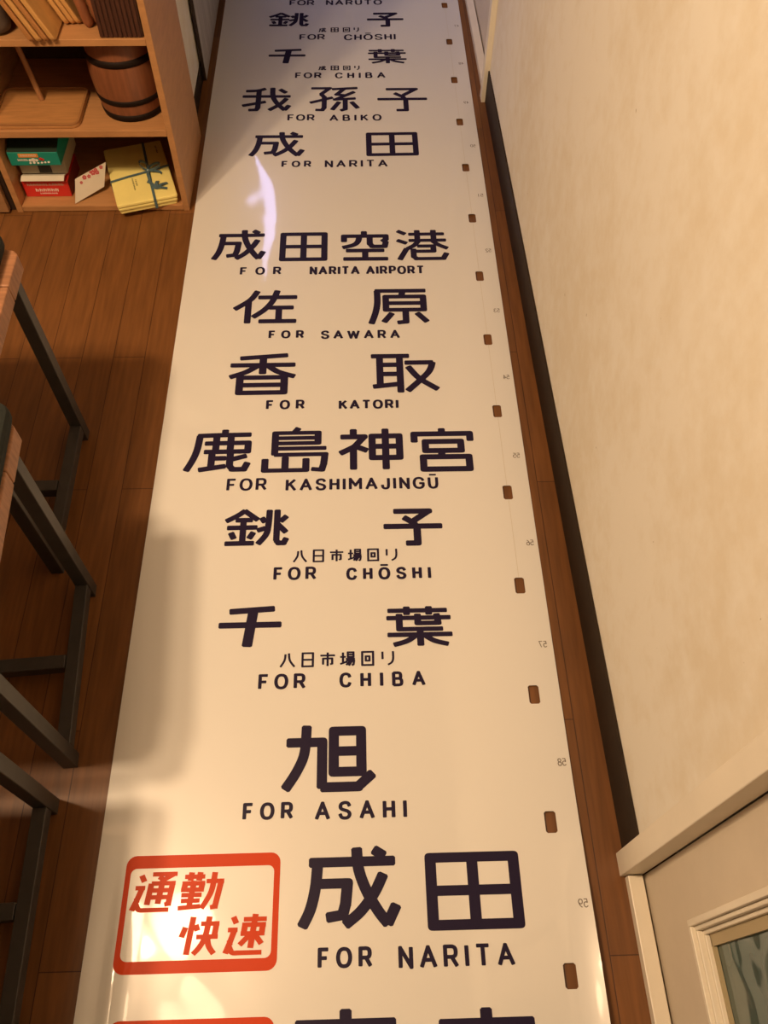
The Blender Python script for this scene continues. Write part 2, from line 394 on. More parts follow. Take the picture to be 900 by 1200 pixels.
g('市', '50,0 50,20; 0,21 100,21; 18,88 18,44 82,44 82,84 70,88; 50,21 50,100')
g('場', '0,36 36,36; 18,4 18,80; 0,88 38,74; 52,2 92,2 92,36 52,36 52,2; 52,19 92,19; 40,50 100,50; 56,50 38,78; 52,64 96,64 92,92 82,99; 68,66 42,96; 82,66 60,100')
g('回', '2,2 98,2 98,98 2,98 2,2; 34,34 66,34 66,66 34,66 34,34')
g('リ', '4,2 4,56; ~96,0 96,54 84,82 52,100')
g('葉', '2,10 94,10; 31,1 31,20; 66,1 66,20; 0,29 99,29; 19,20 19,58 86,58; 48,20 48,43 80,43 78,20; 1,72 100,72; 51,60 51,99; ~44,74 30,88 10,97; ~58,74 72,88 93,97')
g('旭', '3,27 42,27 42,97; ~24,2 22,44 14,72 2,98; 42,97 82,97 98,78; 55,10 86,10 86,74 55,74 55,10; 55,42 86,42')
g('通', '9,7 20,24; 0,40 18,40 11,72 4,98; ~11,82 22,96 40,97; 32,97 100,97; 38,5 96,5 70,20; 56,12 72,20; 40,29 96,29 96,82 86,84; 40,29 40,84; 40,47 96,47; 40,65 96,65; 68,20 68,82')
g('勤', '2,13 54,13; 18,1 18,24; 40,1 40,24; 6,31 50,31 50,48 6,48 6,31; 2,62 54,62; 4,77 52,77; 0,96 56,92; 28,24 28,93; 60,26 98,26 94,94 82,96; ~78,2 78,48 70,76 60,98')
g('快', '24,1 24,99; 8,28 2,54; 34,22 42,38; 48,20 90,20 90,52; 42,54 100,54; ~68,1 66,52 56,80 42,98; ~72,56 80,78 97,98')
g('速', '9,7 20,24; 0,40 18,40 11,72 4,98; ~11,82 22,96 40,97; 32,97 100,97; 38,14 100,14; 44,28 92,28 92,50 44,50 44,28; 68,1 68,86; 62,52 38,78; 74,52 96,76')
g('東', '2,15 98,15; 50,0 50,100; 18,30 82,30 82,62 18,62 18,30; 18,46 82,46; 46,64 2,96; 54,64 98,96')
g('京', '50,0 50,15; 2,15 98,15; 20,32 80,32 80,56 20,56 20,32; 50,56 50,96 38,97; 28,66 8,92; 72,66 94,92')
L = {}
L['A'] = (.74, '0,100 50,0 100,100; 19,66 81,66')
L['B'] = (.62, '4,0 4,100; 4,0 64,0; ~64,0 84,6 90,24 84,42 64,47; 4,47 64,47; ~64,47 92,55 100,74 92,94 66,100; 4,100 66,100')
L['C'] = (.66, '~97,26 84,7 52,0 18,9 2,34 2,66 18,91 52,100 84,93 98,72')
L['F'] = (.56, '100,0 4,0 4,100; 4,50 84,50')
L['G'] = (.70, '~96,26 82,7 50,0 18,9 2,34 2,66 18,91 50,100 80,95 97,78; 97,82 97,54 58,54')
L['H'] = (.60, '0,0 0,100; 100,0 100,100; 0,49 100,49')
L['I'] = (.0, '50,0 50,100')
L['J'] = (.54, '~96,0 96,66 86,92 50,100 14,92 2,66')
L['K'] = (.64, '0,0 0,100; 94,0 0,62; 36,40 100,100')
L['M'] = (.78, '0,100 0,0 50,66 100,0 100,100')
L['N'] = (.62, '0,100 0,0 100,100 100,0')
L['O'] = (.72, '~50,0 18,8 1,34 1,66 18,92 50,100 82,92 99,66 99,34 82,8 50,0')
L['P'] = (.60, '4,100 4,0 66,0; ~66,0 90,8 98,28 90,48 66,55; 66,55 4,55')
L['R'] = (.64, '4,100 4,0 66,0; ~66,0 88,8 95,28 88,47 66,54; 66,54 4,54; 58,54 100,100')
L['S'] = (.64, '~94,22 78,4 48,0 16,8 6,26 20,42 76,56 95,74 82,94 50,100 18,94 2,74')
L['T'] = (.66, '0,0 100,0; 50,0 50,100')
L['U'] = (.62, '0,0 0,62; ~0,62 12,90 50,100 88,90 100,62; 100,62 100,0')
L['W'] = (.95, '0,0 25,100 50,10 75,100 100,0')
L['0'] = (.56, L['O'][1])
L['1'] = (.10, '50,0 50,100')
L['2'] = (.56, '~6,24 22,4 54,0 88,12 92,32 70,56 4,98; 4,100 98,100')
L['4'] = (.58, '70,100 70,0 0,70 100,70')
L['5'] = (.56, '90,0 20,0 10,46; ~10,46 50,36 88,48 96,70 80,94 44,100 4,86')
L['6'] = (.56, '~80,0 40,18 10,52 6,74 24,96 54,100 88,92 96,70 82,48 50,42 18,54')
L['7'] = (.56, '0,0 100,0 40,100')
L['3'] = (.56, '~6,14 40,0 84,8 88,34 60,47 40,47; ~60,47 98,58 92,90 44,100 2,84')
L['8'] = (.56, '~50,0 16,8 10,26 28,44 50,48 88,58 96,76 80,96 50,100 20,96 4,76 12,58 50,48 72,44 90,26 84,8 50,0')
L['9'] = (.56, '~20,100 60,82 90,48 94,26 76,4 46,0 12,8 4,30 18,52 50,58 82,46')

def parse(s):
    out = []
    for st in s.split(';'):
        st = st.strip(); sm = st.startswith('~')
        out.append((sm, [tuple(float(v) for v in p.split(',')) for p in st.lstrip('~').split()]))
    return out
def catmull(p, n=6):
    q = [p[0]] + list(p) + [p[-1]]
    if p[0] == p[-1]: q[0] = p[-2]; q[-1] = p[1]
    out = []
    for i in range(1, len(q)-2):
        for k in range(n):
            t = k/n; a, b, c, d = q[i-1], q[i], q[i+1], q[i+2]
            out.append(tuple(.5*(2*b[z]+(c[z]-a[z])*t+(2*a[z]-5*b[z]+4*c[z]-d[z])*t*t+(3*b[z]-a[z]-3*c[z]+d[z])*t**3) for z in (0, 1)))
    out.append(p[-1]); return out
class Ink:
    def __init__(s): s.bm = bmesh.new(); s.k = 0
    def lay(s, polys):
        s.k += 1; lift = .00035 + .000012*(s.k % 40)
        for poly in polys:
            bmv = [s.bm.verts.new((x, y, H(x, y)+lift)) for x, y in poly]
            f = s.bm.faces.new(bmv); f.normal_update()
            if f.normal.z < 0: f.normal_flip()
    def ribbon(s, pts, wv, wh, smooth, sharp=False):
        closed = pts[0] == pts[-1] and len(pts) > 2
        def off(d):
            n = Vector((-d.y, d.x)); return Vector((n.x*wv/2, n.y*wh/2))
        P = [Vector(p) for p in pts]
        def sub(a, b):
            k = max(1, int((b-a).length/.02)); return [a+(b-a)*i/k for i in range(k+1)]
        def cap(p, d, o):
            if sharp: return
            e = d*(.16*min(wv, wh)); s.lay([[p-o, p+o, p+o*.68+e, p-o*.68+e]])
        if smooth:
            D = []
            for i in range(len(P)):
                a, b = P[max(i-1, 0)], P[min(i+1, len(P)-1)]
                if closed and i in (0, len(P)-1): a, b = P[-2], P[1]
                D.append((b-a).normalized())
            O = [off(d) for d in D]
            s.lay([[P[i]-O[i], P[i+1]-O[i+1], P[i+1]+O[i+1], P[i]+O[i]] for i in range(len(P)-1)])
            if not closed: cap(P[-1], D[-1], O[-1]); cap(P[0], -D[0], O[0])
            return
        for i in range(len(P)-1):
            d = (P[i+1]-P[i]).normalized(); o = off(d); q = sub(P[i], P[i+1])
            s.lay([[a-o, b-o, b+o, a+o] for a, b in zip(q, q[1:])])
            if not closed and i == 0: cap(P[0], -d, o)
            if not closed and i == len(P)-2: cap(P[-1], d, o)
        inner = list(range(1, len(P)-1)) + ([0] if closed else [])
        for i in inner:
            if sharp: s.lay([[P[i]+Vector((sx*wv/2, sy*wh/2)) for sx, sy in ((-1, -1), (1, -1), (1, 1), (-1, 1))]])
            else:
                # rounded corner: superellipse disc
                pl = []
                for k in range(20):
                    t = 2*math.pi*k/20; c, sn = math.cos(t), math.sin(t)
                    pl.append(P[i]+Vector((math.copysign(abs(c)**.75, c)*wv/2, math.copysign(abs(sn)**.75, sn)*wh/2)))
                s.lay([pl])
    def glyph(s, spec, rect, wv, wh, sharp=False, shear=0.0, mirror=False):
        x0, x1, y0, y1 = rect; st = parse(spec)
        al = [p for _, ps in st for p in ps]
        bx0, bx1 = min(p[0] for p in al), max(p[0] for p in al); by0, by1 = min(p[1] for p in al), max(p[1] for p in al)
        X0, X1, Y0, Y1 = x0+wv/2, x1-wv/2, y0+wh/2, y1-wh/2
        ym = (y0+y1)/2
        def T(p):
            u = (p[0]-bx0)/(bx1-bx0) if bx1 > bx0 else .5; v = (p[1]-by0)/(by1-by0)
            if mirror: u = 1-u
            y = Y1+(Y0-Y1)*v
            return (X0+(X1-X0)*u+shear*(y-ym), y)
        for sm, ps in st:
            q = [T(p) for p in ps]
            if sm: q = catmull(q)
            s.ribbon(q, wv, wh, sm, sharp)
    def word(s, text, rect, wv, wh, mirror=False):
        x0, x1, y0, y1 = rect; h = y1-y0
        ws = []
        for c in text:
            if c == ' ': ws.append(.34*h)
            else: ws.append(L[{'Ō': 'O', 'Ū': 'U'}.get(c, c)][0]*h*1.15 + (wv if c in 'I1' else 0))
        tot = sum(ws); gap = (x1-x0-tot)/max(1, len(text)-1)
        if gap < wv*.45:
            k = (x1-x0-wv*.45*(len(text)-1))/tot; ws = [v*k for v in ws]; gap = wv*.45
        x = x0
        seq = list(zip(text, ws))
        if mirror: seq = seq[::-1]
        for c, wd in seq:
            if c != ' ':
                b = {'Ō': 'O', 'Ū': 'U'}.get(c, c)
                s.glyph(L[b][1], (x, x+wd, y0, y1), wv, wh, mirror=mirror)
                if b != c: s.ribbon([(x+wd*.2, y1+h*.17), (x+wd*.8, y1+h*.17)], wv, wh*.8, False)
            x += wd+gap
    def done(s, name, material, label, parent=sheet):
        o = obj(name, s.bm, material, parent, fix=False); o['label'] = label; return o

PANELS = [
    ('naruto', [], None, [('FOR', -0.2341, -0.1469, 3.0767, 3.1125), ('NARUTŌ', -0.1069, 0.0892, 3.0768, 3.112)]),
    ('choshi by narita', [('銚', -0.3045, -0.1619, 2.9355, 3.0282), ('子', 0.029, 0.1659, 2.9277, 3.022)], ('成田回リ', -0.1301, 0.0066, 2.8965, 2.9255), [('FOR', -0.1932, -0.1074, 2.8494, 2.8844), ('CHŌSHI', -0.0435, 0.1294, 2.8441, 2.8807)]),
    ('chiba by narita', [('千', -0.2988, -0.1619, 2.7009, 2.7933), ('葉', 0.0294, 0.1657, 2.6971, 2.7896)], ('成田回リ', -0.1273, 0.0063, 2.6624, 2.6889), [('FOR', -0.2005, -0.1157, 2.6179, 2.6503), ('CHIBA', -0.0725, 0.0888, 2.6158, 2.6482)]),
    ('abiko', [('我', -0.3664, -0.2044, 2.4361, 2.5693), ('孫', -0.1565, 0.0059, 2.4333, 2.5667), ('子', 0.0538, 0.2211, 2.4323, 2.5592)], None, [('FOR', -0.2169, -0.1335, 2.3872, 2.4198), ('ABIKO', -0.0892, 0.07, 2.385, 2.4176)]),
    ('narita', [('成', -0.3259, -0.159, 2.2077, 2.3339), ('田', 0.0209, 0.1759, 2.2085, 2.3248)], None, [('FOR', -0.2261, -0.1394, 2.1598, 2.1893), ('NARITA', -0.1005, 0.0824, 2.1573, 2.1908)]),
    ('narita airport', [('成', -0.3971, -0.2512, 1.7617, 1.8903), ('田', -0.2166, -0.0889, 1.7568, 1.8716), ('空', -0.0558, 0.0781, 1.7561, 1.8795), ('港', 0.0909, 0.2386, 1.7535, 1.8804)], None, [('FOR', -0.3163, -0.2083, 1.7063, 1.736), ('NARITA AIRPORT', -0.1349, 0.1652, 1.7041, 1.7355)]),
    ('sawara', [('佐', -0.3279, -0.1579, 1.5255, 1.6521), ('原', 0.0147, 0.1703, 1.5194, 1.6486)], None, [('FOR', -0.2309, -0.1437, 1.4779, 1.5052), ('SAWARA', -0.1027, 0.0926, 1.4745, 1.5035)]),
    ('katori', [('香', -0.3241, -0.1547, 1.2978, 1.4292), ('取', 0.013, 0.1831, 1.2939, 1.4227)], None, [('FOR', -0.2262, -0.1366, 1.2529, 1.2812), ('KATORI', -0.058, 0.0808, 1.2503, 1.2781)]),
    ('kashimajingu', [('鹿', -0.4004, -0.2482, 1.0766, 1.2007), ('島', -0.2284, -0.0787, 1.0731, 1.2021), ('神', -0.0615, 0.0865, 1.072, 1.1962), ('宮', 0.104, 0.2464, 1.0686, 1.1953)], None, [('FOR', -0.3003, -0.2132, 1.0264, 1.0593), ('KASHIMAJINGŪ', -0.1725, 0.1591, 1.0231, 1.0552)]),
    ('choshi by yokaichiba', [('銚', -0.3001, -0.1595, 0.8864, 0.9798), ('子', 0.0308, 0.1669, 0.8807, 0.9727)], ('八日市場回リ', -0.1511, 0.0635, 0.8453, 0.8756), [('FOR', -0.189, -0.1021, 0.8052, 0.8356), ('CHŌSHI', -0.0414, 0.1305, 0.8027, 0.8313)]),
    ('chiba by yokaichiba', [('千', -0.2991, -0.1601, 0.6574, 0.7486), ('葉', 0.0313, 0.17, 0.6533, 0.7447)], ('八日市場回リ', -0.1691, 0.0495, 0.6177, 0.6482), [('FOR', -0.2074, -0.1182, 0.575, 0.606), ('CHIBA', -0.0549, 0.1068, 0.5756, 0.6055)]),
    ('asahi', [('旭', -0.1585, 0.0126, 0.3836, 0.5107)], None, [('FOR', -0.2215, -0.1342, 0.3409, 0.3702), ('ASAHI', -0.0973, 0.062, 0.3376, 0.3691)]),
    ('narita express', [('成', -0.1233, 0.0472, 0.1661, 0.2977), ('田', 0.0879, 0.2458, 0.1621, 0.2801)], None, [('FOR', -0.0888, -0.0022, 0.113, 0.143), ('NARITA', 0.0389, 0.2235, 0.1091, 0.142)]),
    ('tokyo express', [('東', -0.1287, 0.0392, -0.075, 0.0635), ('京', 0.0905, 0.2511, -0.078, 0.0598)], None, []),
]
PEN = {'千': (.019, .0122), '子': (.015, .0125), '銚': (.0127, .0110), '葉': (.0128, .0092), '旭': (.0172, .0164), '島': (.0150, .0106), '鹿': (.0150, .0122),
       '香': (.0170, .0132), '港': (.0148, .0118), '原': (.0158, .0130), '孫': (.0148, .0120), '宮': (.0152, .0136), '神': (.0152, .0136)}
for name, kanji, reading, roman in PANELS:
    for ch, a, b, c, d in kanji:
        k = Ink(); wv, wh = PEN.get(ch, (.0157, .0136))
        if 'express' in name: wv, wh = .0174, .0150
        k.glyph(G[ch], (a, b, c, d), wv*1.07, wh*1.05)
        k.done('kanji_character', M['ink'], 'navy character ' + ch + ' printed on the roll')
    if reading:
        k = Ink(); t, a, b, c, d = reading; W = b-a
        fr = ((0, .14), (.19, .30), (.347, .49), (.52, .664), (.71, .825), (.888, 1)) if len(t) == 6 else ((0, .2), (.3, .5), (.6, .78), (.87, 1))
        for ch, (p, q) in zip(t, fr): k.glyph(G[ch], (a+W*p, a+W*q, c, d), .0043, .0038)
        k.done('route_lettering', M['ink'], 'small navy characters ' + t + ' under the station name')
    for t, a, b, c, d in roman:
        k = Ink(); k.word(t, (a, b, c, d), .0070 if 'AIRPORT' in t else .0066, .0060 if 'AIRPORT' in t else .0056)
        k.done('roman_lettering', M['ink'], 'small navy capitals ' + t)
def rounded(x0, x1, y0, y1, r, n=6):
    out = []
    for cx, cy, a in ((x1-r, y1-r, 0), (x0+r, y1-r, 90), (x0+r, y0+r, 180), (x1-r, y0+r, 270)):
        for k in range(n+1):
            t = math.radians(a+90*k/n); out.append(Vector((cx+r*math.cos(t), cy+r*math.sin(t))))
    return out
def densify(p, step=.01):
    out = []
    for a, b in zip(p, p[1:]+p[:1]):
        k = max(1, int((b-a).length/step)); out += [a+(b-a)*i/k for i in range(k)]
    return out
def badge(x0, x1, y0, y1, words):
    k = Ink()
    outer = rounded(x0, x1, y0, y1, .016); inner = rounded(x0+.0088, x1-.0100, y0+.0180, y1-.0200, .010)
    n = len(outer); polys = []
    for i in range(n):
        a, b, c, d = outer[i], outer[(i+1) % n], inner[(i+1) % n], inner[i]
        m_ = max(1, int((b-a).length/.01))
        for j in range(m_):
            polys.append([a+(b-a)*j/m_, a+(b-a)*(j+1)/m_, d+(c-d)*(j+1)/m_, d+(c-d)*j/m_])
    k.lay(polys)
    fr = k.done('express_badge', M['red'], 'red rounded frame round the red express lettering')
    if words:
        k = Ink()
        for ch, a, b, c, d in words: k.glyph(G[ch], (a+.003, b-.003, c, d), .0096, .0068, sharp=True, shear=.13)
        k.done('badge_lettering', M['red'], 'red slanted characters 通勤快速', fr)
BW = [('通', -0.3983, -0.3209, 0.2007, 0.262), ('勤', -0.3217, -0.2436, 0.2016, 0.2636), ('快', -0.3145, -0.2407, 0.1349, 0.1962), ('速', -0.2419, -0.1666, 0.1351, 0.198)]
badge(-0.409, -0.153, 0.1128, 0.2880, BW)
badge(-0.404, -0.153, -0.124, 0.0510, [(c, a, b, y0-.237, y1-.237) for c, a, b, y0, y1 in BW])
for n, x, y in ((59, .343, .196), (58, .342, .427), (57, .338, .655), (56, .341, .884), (55, .338, 1.11), (54, .34, 1.342), (53, .34, 1.566), (52, .34, 1.791), (51, .34, 2.021), (50, .338, 2.252), (49, .336, 2.477), (48, .337, 2.699), (47, .34, 2.932)):
    k = Ink(); k.word(str(n), (x-.0078, x+.0078, y-.0068, y+.0068), .0016, .0015, mirror=True)
    k.done('page_number', M['number'], 'mirrored grey page number %d' % n)
k = Ink()
hs = sorted(HOLES)
for a, b in zip(hs, hs[1:]):
    if a < .75: continue
    k.ribbon([(HX, a+.018), (HX, b-.018)], .0010, .001, False, True)
k.done('guide_line', M['line'], 'faint line running between the punched holes')

# ------------------------------------------------------------------ stools
def make_stool(label, loc, rz, cushion, shift):
    """origin: near right corner of the near leg's foot; x runs left (negative), y runs away"""
    t = thing('wooden_stool', label, 'stool', loc, rz, 'stools in a row beside the roll')
    Wd, Ln, lg, zs = 0.34, 0.366, 0.026, 0.452
    for name_i, (x, y) in enumerate(((0, 0), (0, Ln-lg), (-Wd, 0), (-Wd, Ln-lg))):
        xx = x-lg if x == 0 else x
        boxobj('leg', (xx, xx+lg, y, y+lg, 0, zs-.001), M['steel'], t, .0015)
    for x in (-lg, -Wd): boxobj('side_rail', (x+.001, x+lg-.001, lg+.0005, Ln-lg-.0005, .028, .054), M['steel'], t, .0015)
    boxobj('cross_rail', (-Wd+lg+.0005, -lg-.0005, Ln*.5-.013, Ln*.5+.013, .028, .054), M['steel'], t, .0015)
    bm = bmesh.new()
    x0, x1, y0, y1, z0, z1 = -Wd-.008, .008, .006, Ln+.030, zs, zs+.036
    for (a, b) in ((y0, y0+.096), (y0+.098, y1-.098), (y1-.096, y1)):
        if b == y1 or a == y0:
            s = 1 if b == y1 else -1; e = b if s > 0 else a; f = a if s > 0 else b; c = .014
            prism(bm, [(x0, f), (x1, f), (x1, e-s*c), (x1-c*.6, e-s*c*.25), (x1-c*1.4, e), (x0+c, e), (x0, e-s*c)], 2, z0, z1)
        else: box(bm, x0, x1, a, b, z0, z1)
    bmesh.ops.recalc_face_normals(bm, faces=bm.faces)
    obj('seat', bm, M['seat'], t, .003)
    bm = bmesh.new(); prism(bm, [(p.x, p.y) for p in rounded(x0+.012, x1-.006, y0+.012, y1-.004, .03)], 2, .0003, .032)
    c = tag(obj('seat_cushion', bm, M['pad'], None, .010), cushion, 'cushion', 'dark cushions on the stools')
    k, s_ = math.cos(rz), math.sin(rz); dx, dy = shift
    c.location = (loc[0]+dx*k-dy*s_, loc[1]+dx*s_+dy*k, z1); c.rotation_euler = (0, 0, rz)
    return t
make_stool('wooden stool nearest the bookshelf, farthest of the three stools', (-0.614, 0.834, 0), .020, 'dark green cushion on the stool nearest the bookshelf', (-.014, .024))
make_stool('wooden stool with steel legs between the other two stools', (-0.519, 0.440, 0), .066, 'dark green cushion on the middle stool', (.006, .022))
make_stool('wooden stool at the near left corner, closest of the three stools', (-0.530, 0.020, 0), .030, 'dark green cushion on the stool at the near left corner', (-.01, 0))

# ------------------------------------------------------------------ bookshelf and neighbour cabinet
shelf = thing('bookshelf', 'light wood open bookshelf standing at the end of the stools', 'shelf', (0, 0, 0))
SXL, SXR, SYF, SYB, ST = -0.944, -0.472, 1.974, 2.322, 1.12
boxobj('side_panel', (SXR-.016, SXR, SYF, SYB, 0, ST), M['shelf'], shelf, .0012)
boxobj('side_panel', (SXL, SXL+.016, SYF, SYB, 0, ST), M['shelf'], shelf, .0012)
for z0, z1 in ((0.002, .018), (.222, .240), (.451, .467), (.76, .777), (ST-.017, ST-.001)):
    boxobj('shelf_board', (SXL+.0163, SXR-.0163, SYF+.001, SYB-.009, z0, z1), M['shelf_h'], shelf, .0012)
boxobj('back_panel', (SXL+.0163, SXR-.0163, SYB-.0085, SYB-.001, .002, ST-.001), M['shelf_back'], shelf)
cab = thing('side_cabinet', 'brown cabinet with a dark-edged door at the left of the bookshelf', 'cabinet', (0, 0, 0))
boxobj('body', (-1.42, -.951, 1.985, 2.32, 0, .84), M['dark_edge'], cab, .001)
boxobj('door_panel', (-1.40, -.963, 1.966, 1.984, .006, .82), M['cabinet'], cab, .002)

def solid(name, label, cat, bm, material, group=None, bevel=0.0, smooth=False):
    return tag(obj(name, bm, material, None, bevel, smooth), label, cat, group)

# ------------------------------------------------------------------ middle compartment
ZM = .2404
b = thing('wooden_barrel', 'small brown wooden barrel with dark hoops on the middle shelf', 'barrel', (-.581, 2.088, ZM))
prof = [(.077, .0), (.078, .004), (.0815, .03), (.0865, .07), (.0888, .105), (.0868, .140), (.0830, .175), (.0790, .203), (.0780, .205)]
bm = bmesh.new(); lathe(bm, prof, 48); obj('staves', bm, M['stave'], b, smooth=True)
def r_at(z):
    for (r0, z0), (r1, z1) in zip(prof, prof[1:]):
        if z0 <= z <= z1: return r0+(r1-r0)*(z-z0)/(z1-z0)
for z0, z1 in ((.001, .018), (.044, .058), (.142, .158)):
    bm = bmesh.new()
    P_ = [(r_at(z0)-.002, z0), (r_at(z0)+.0014, z0), (r_at((z0+z1)/2)+.0018, (z0+z1)/2), (r_at(z1)+.0014, z1), (r_at(z1)-.002, z1)]
    lathe(bm, P_, 48)
    o = obj('hoop', bm, M['hoop'], b, smooth=True); o['label'] = 'dark hoop'
bm = bmesh.new(); lathe(bm, [(.074, .2055), (.074, .2085)], 40); obj('lid', bm, M['stave'], b)

t = thing('wooden_tray', 'wooden serving tray with rounded corners on the middle shelf', 'tray', (0, 0, ZM))
pl = [(p.x, p.y) for p in rounded(-.925, -.706, 1.984, 2.154, .022)]
bm = bmesh.new(); prism(bm, pl, 2, 0, .008); obj('tray_base', bm, M['tray'], t, .002)
bm = bmesh.new()
o_ = rounded(-.925, -.706, 1.984, 2.154, .022); i_ = rounded(-.919, -.712, 1.990, 2.148, .017)
n = len(o_)
A = [[bm.verts.new((p.x, p.y, z)) for p in q] for q, z in ((o_, .0082), (o_, .0130), (i_, .0130), (i_, .0082))]
for r in range(4):
    for i in range(n): bm.faces.new((A[r][i], A[r][(i+1) % n], A[(r+1) % 4][(i+1) % n], A[(r+1) % 4][i]))
obj('tray_rim', bm, M['tray_rim'], t, .0008)
bm = bmesh.new(); tube(bm, [(-.820, 2.100, ZM+.0085), (-.842, 2.105, ZM+.195)], .0068, 14)
solid('wooden_rod', 'thin round wooden rod standing upright on the tray', 'rod', bm, M['rod'], smooth=False)

# ------------------------------------------------------------------ top compartment
ZT = .4674
def board(label, x, y0, y1, tilt, th, length, material, group, r=.02, name='serving_board', ang=0):
    """thin board standing on its lower edge and leaning to the left"""
    bm = bmesh.new()
    pl = [(p.x, p.y) for p in rounded(0, y1-y0, 0, length, r)]
    prism(bm, pl, 0, -th, 0)
    o = solid(name, label, 'board', bm, material, group, bevel=.0025)
    o.location = (x, y0, ZT+math.sin(tilt)*th); o.rotation_euler = (0, -tilt, ang); return o
lbl = ['leftmost of the four tan boards leaning together on the top shelf', 'second from left of the four tan leaning boards',
       'third from left of the four tan leaning boards', 'rightmost and widest-faced of the four tan leaning boards']
for i, x in enumerate((-.7345, -.7185, -.7025, -.6865)):
    board(lbl[i], x, 1.956+.001*i, 2.10, math.radians(24), .0115, .27, M['board' if i % 2 else 'board_dark'], 'tan boards leaning left', .012)
lbl = ['flat yellow wooden board just right of the four leaning tan boards', 'middle of three thin yellowish boards by the reddish paddles', 'thin yellow board with a bright edge beside the reddish paddles']
for i, x in enumerate((-.668, -.654, -.641)):
    board(lbl[i], x, 2.030+.001*i, 2.16, math.radians(24), .0105, .27, M['board'], 'yellowish boards leaning left', .016)
for i, (x, y, rr, l) in enumerate(((-.6235, 2.030, .0125, 'thick reddish wooden paddle with a rounded end by the yellow boards'), (-.5975, 2.036, .0125, 'reddish wooden paddle with a rounded end beside the dark slatted box'))):
    bm = bmesh.new()
    tube(bm, [(0, 0, .001), (0, 0, .005), (0, 0, .014), (-.008, .0, .06), (-.020, .0, .23)], [.005, .009, rr, rr, rr*.85], 16)
    o = solid('wooden_paddle', l, 'paddle', bm, M['redwood'], 'reddish wooden paddles', smooth=True); o.location = (x, y, ZT)
bm = bmesh.new()
box(bm, -.592, -.492, 1.982, 2.20, 0, .26)
o = tag(empty('slatted_box', (0, 0, ZT)), 'dark brown slatted wooden box at the right end of the top shelf', 'box')
obj('body', bm, M['darkbox'], o, .002)
for i in range(9): boxobj('slat', (-.590+.0108*i, -.5825+.0108*i, 1.9785, 1.9818, .002, .258), M['darkbox'], o, .0008)
bm = bmesh.new()
tube(bm, [(0, 0, .002), (0, 0, .006), (-.002, 0, .018), (-.012, .002, .05), (-.06, .01, .20)], [.012, .024, .031, .033, .031], 24)
o = solid('stone_pestle', 'grey-brown round-ended pestle leaning at the left of the top shelf', 'pestle', bm, M['stone'], smooth=True); o.location = (-.822, 2.012, ZT)

# ------------------------------------------------------------------ bottom compartment
ZB = .0184
rb = thing('red_box', 'red cardboard box with open white flap under the teal box', 'box', (0, 0, ZB))
x0, x1, y0, y1 = -.921, -.797, 2.017, 2.14
bm = bmesh.new(); box(bm, x0, x1, y0, y1, 0, .048); obj('body', bm, M['redcard'], rb, .001)
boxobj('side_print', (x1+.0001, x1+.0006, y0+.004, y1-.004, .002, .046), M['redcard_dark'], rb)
def dashes(o, rows, material, name, label, y):
    bm = bmesh.new(); rnd = random.Random(5)
    for (a, b_, z0, z1, n_) in rows:
        w_ = (b_-a)/n_
        for i in range(n_):
            xa = a+w_*i; k = rnd.random()
            box(bm, xa+.1*w_, xa+.32*w_, y-.0005, y-.0001, z0, z1)
            box(bm, xa+.32*w_, xa+.85*w_, y-.0005, y-.0001, z0+(z1-z0)*(.1+.6*k), z0+(z1-z0)*(.3+.6*k))
            if k > .4: box(bm, xa+.62*w_, xa+.82*w_, y-.0005, y-.0001, z0, z0+(z1-z0)*.6)
    r = obj(name, bm, material, o); r['label'] = label; return r
dashes(rb, [(x0+.030, x1-.030, .0165, .0255, 6), (x0+.040, x1-.036, .0085, .013, 9)], M['print_white'], 'front_print', 'small pale lettering on the red front', y0)
dashes(rb, [(x0+.012, x1-.010, .0345, .0410, 12)], M['offwhite'], 'edge_print', 'row of small grey lettering along the top of the red front', y0)
bm = bmesh.new(); prism(bm, [(2.006, .056), (2.006, .0575), (2.022, .0622), (2.06, .0505), (2.06, .0490), (2.021, .0600)], 0, x0+.004, x1-.004); obj('open_flap', bm, M['white'], rb)
gb = thing('teal_box', 'teal and white cardboard box stacked on the red box', 'box', (0, 0, ZB))
bm = bmesh.new(); box(bm, -.915, -.792, 2.030, 2.16, .0640, .108); obj('white_tray', bm, M['offwhite'], gb, .001)
boxobj('window', (-.866, -.832, 2.0290, 2.0298, .066, .106), M['black'], gb)
bm = bmesh.new(); prism(bm, [(2.000, .108), (1.999, .147), (2.06, .165), (2.16, .165), (2.16, .1085), (2.04, .1085)], 0, -.921, -.790); lid = obj('lid', bm, M['green'], gb, .0015)
bm = bmesh.new(); prism(bm, [(2.0000, .1473), (1.9997, .1480), (2.0595, .1660), (2.1600, .1660), (2.1600, .1654), (2.0600, .1654)], 0, -.9205, -.7905); obj('lid_top_shade', bm, M['lid_top_shade'], lid)  # thin dark sheet over the lid, painting in the shade of the shelf above
orange = boxobj('label_patch', (-.893, -.842, 1.9978, 1.9984, .1335, .1440), M['orange'], lid)
dashes(lid, [(-.888, -.846, .1365, .1415, 6)], M['white'], 'label_print', 'pale lettering on the orange patch', 1.9977)
dashes(lid, [(-.899, -.872, .1225, .1290, 5)], M['print_white'], 'small_print', 'white lettering', 1.9988)
bm = bmesh.new()
for i, (cx, cz, r) in enumerate(((-.858, .1255, .006), (-.866, .1245, .0045), (-.850, .1245, .0045), (-.858, .1175, .0035), (-.868, .1165, .0030), (-.848, .1165, .003), (-.838, .1175, .003), (-.829, .1185, .003), (-.820, .1190, .003))):
    lathe_pts = [(cx+r*math.cos(k*math.pi/5), cz+r*.8*math.sin(k*math.pi/5)) for k in range(10)]
    prism(bm, lathe_pts, 1, 1.9978, 1.9990)
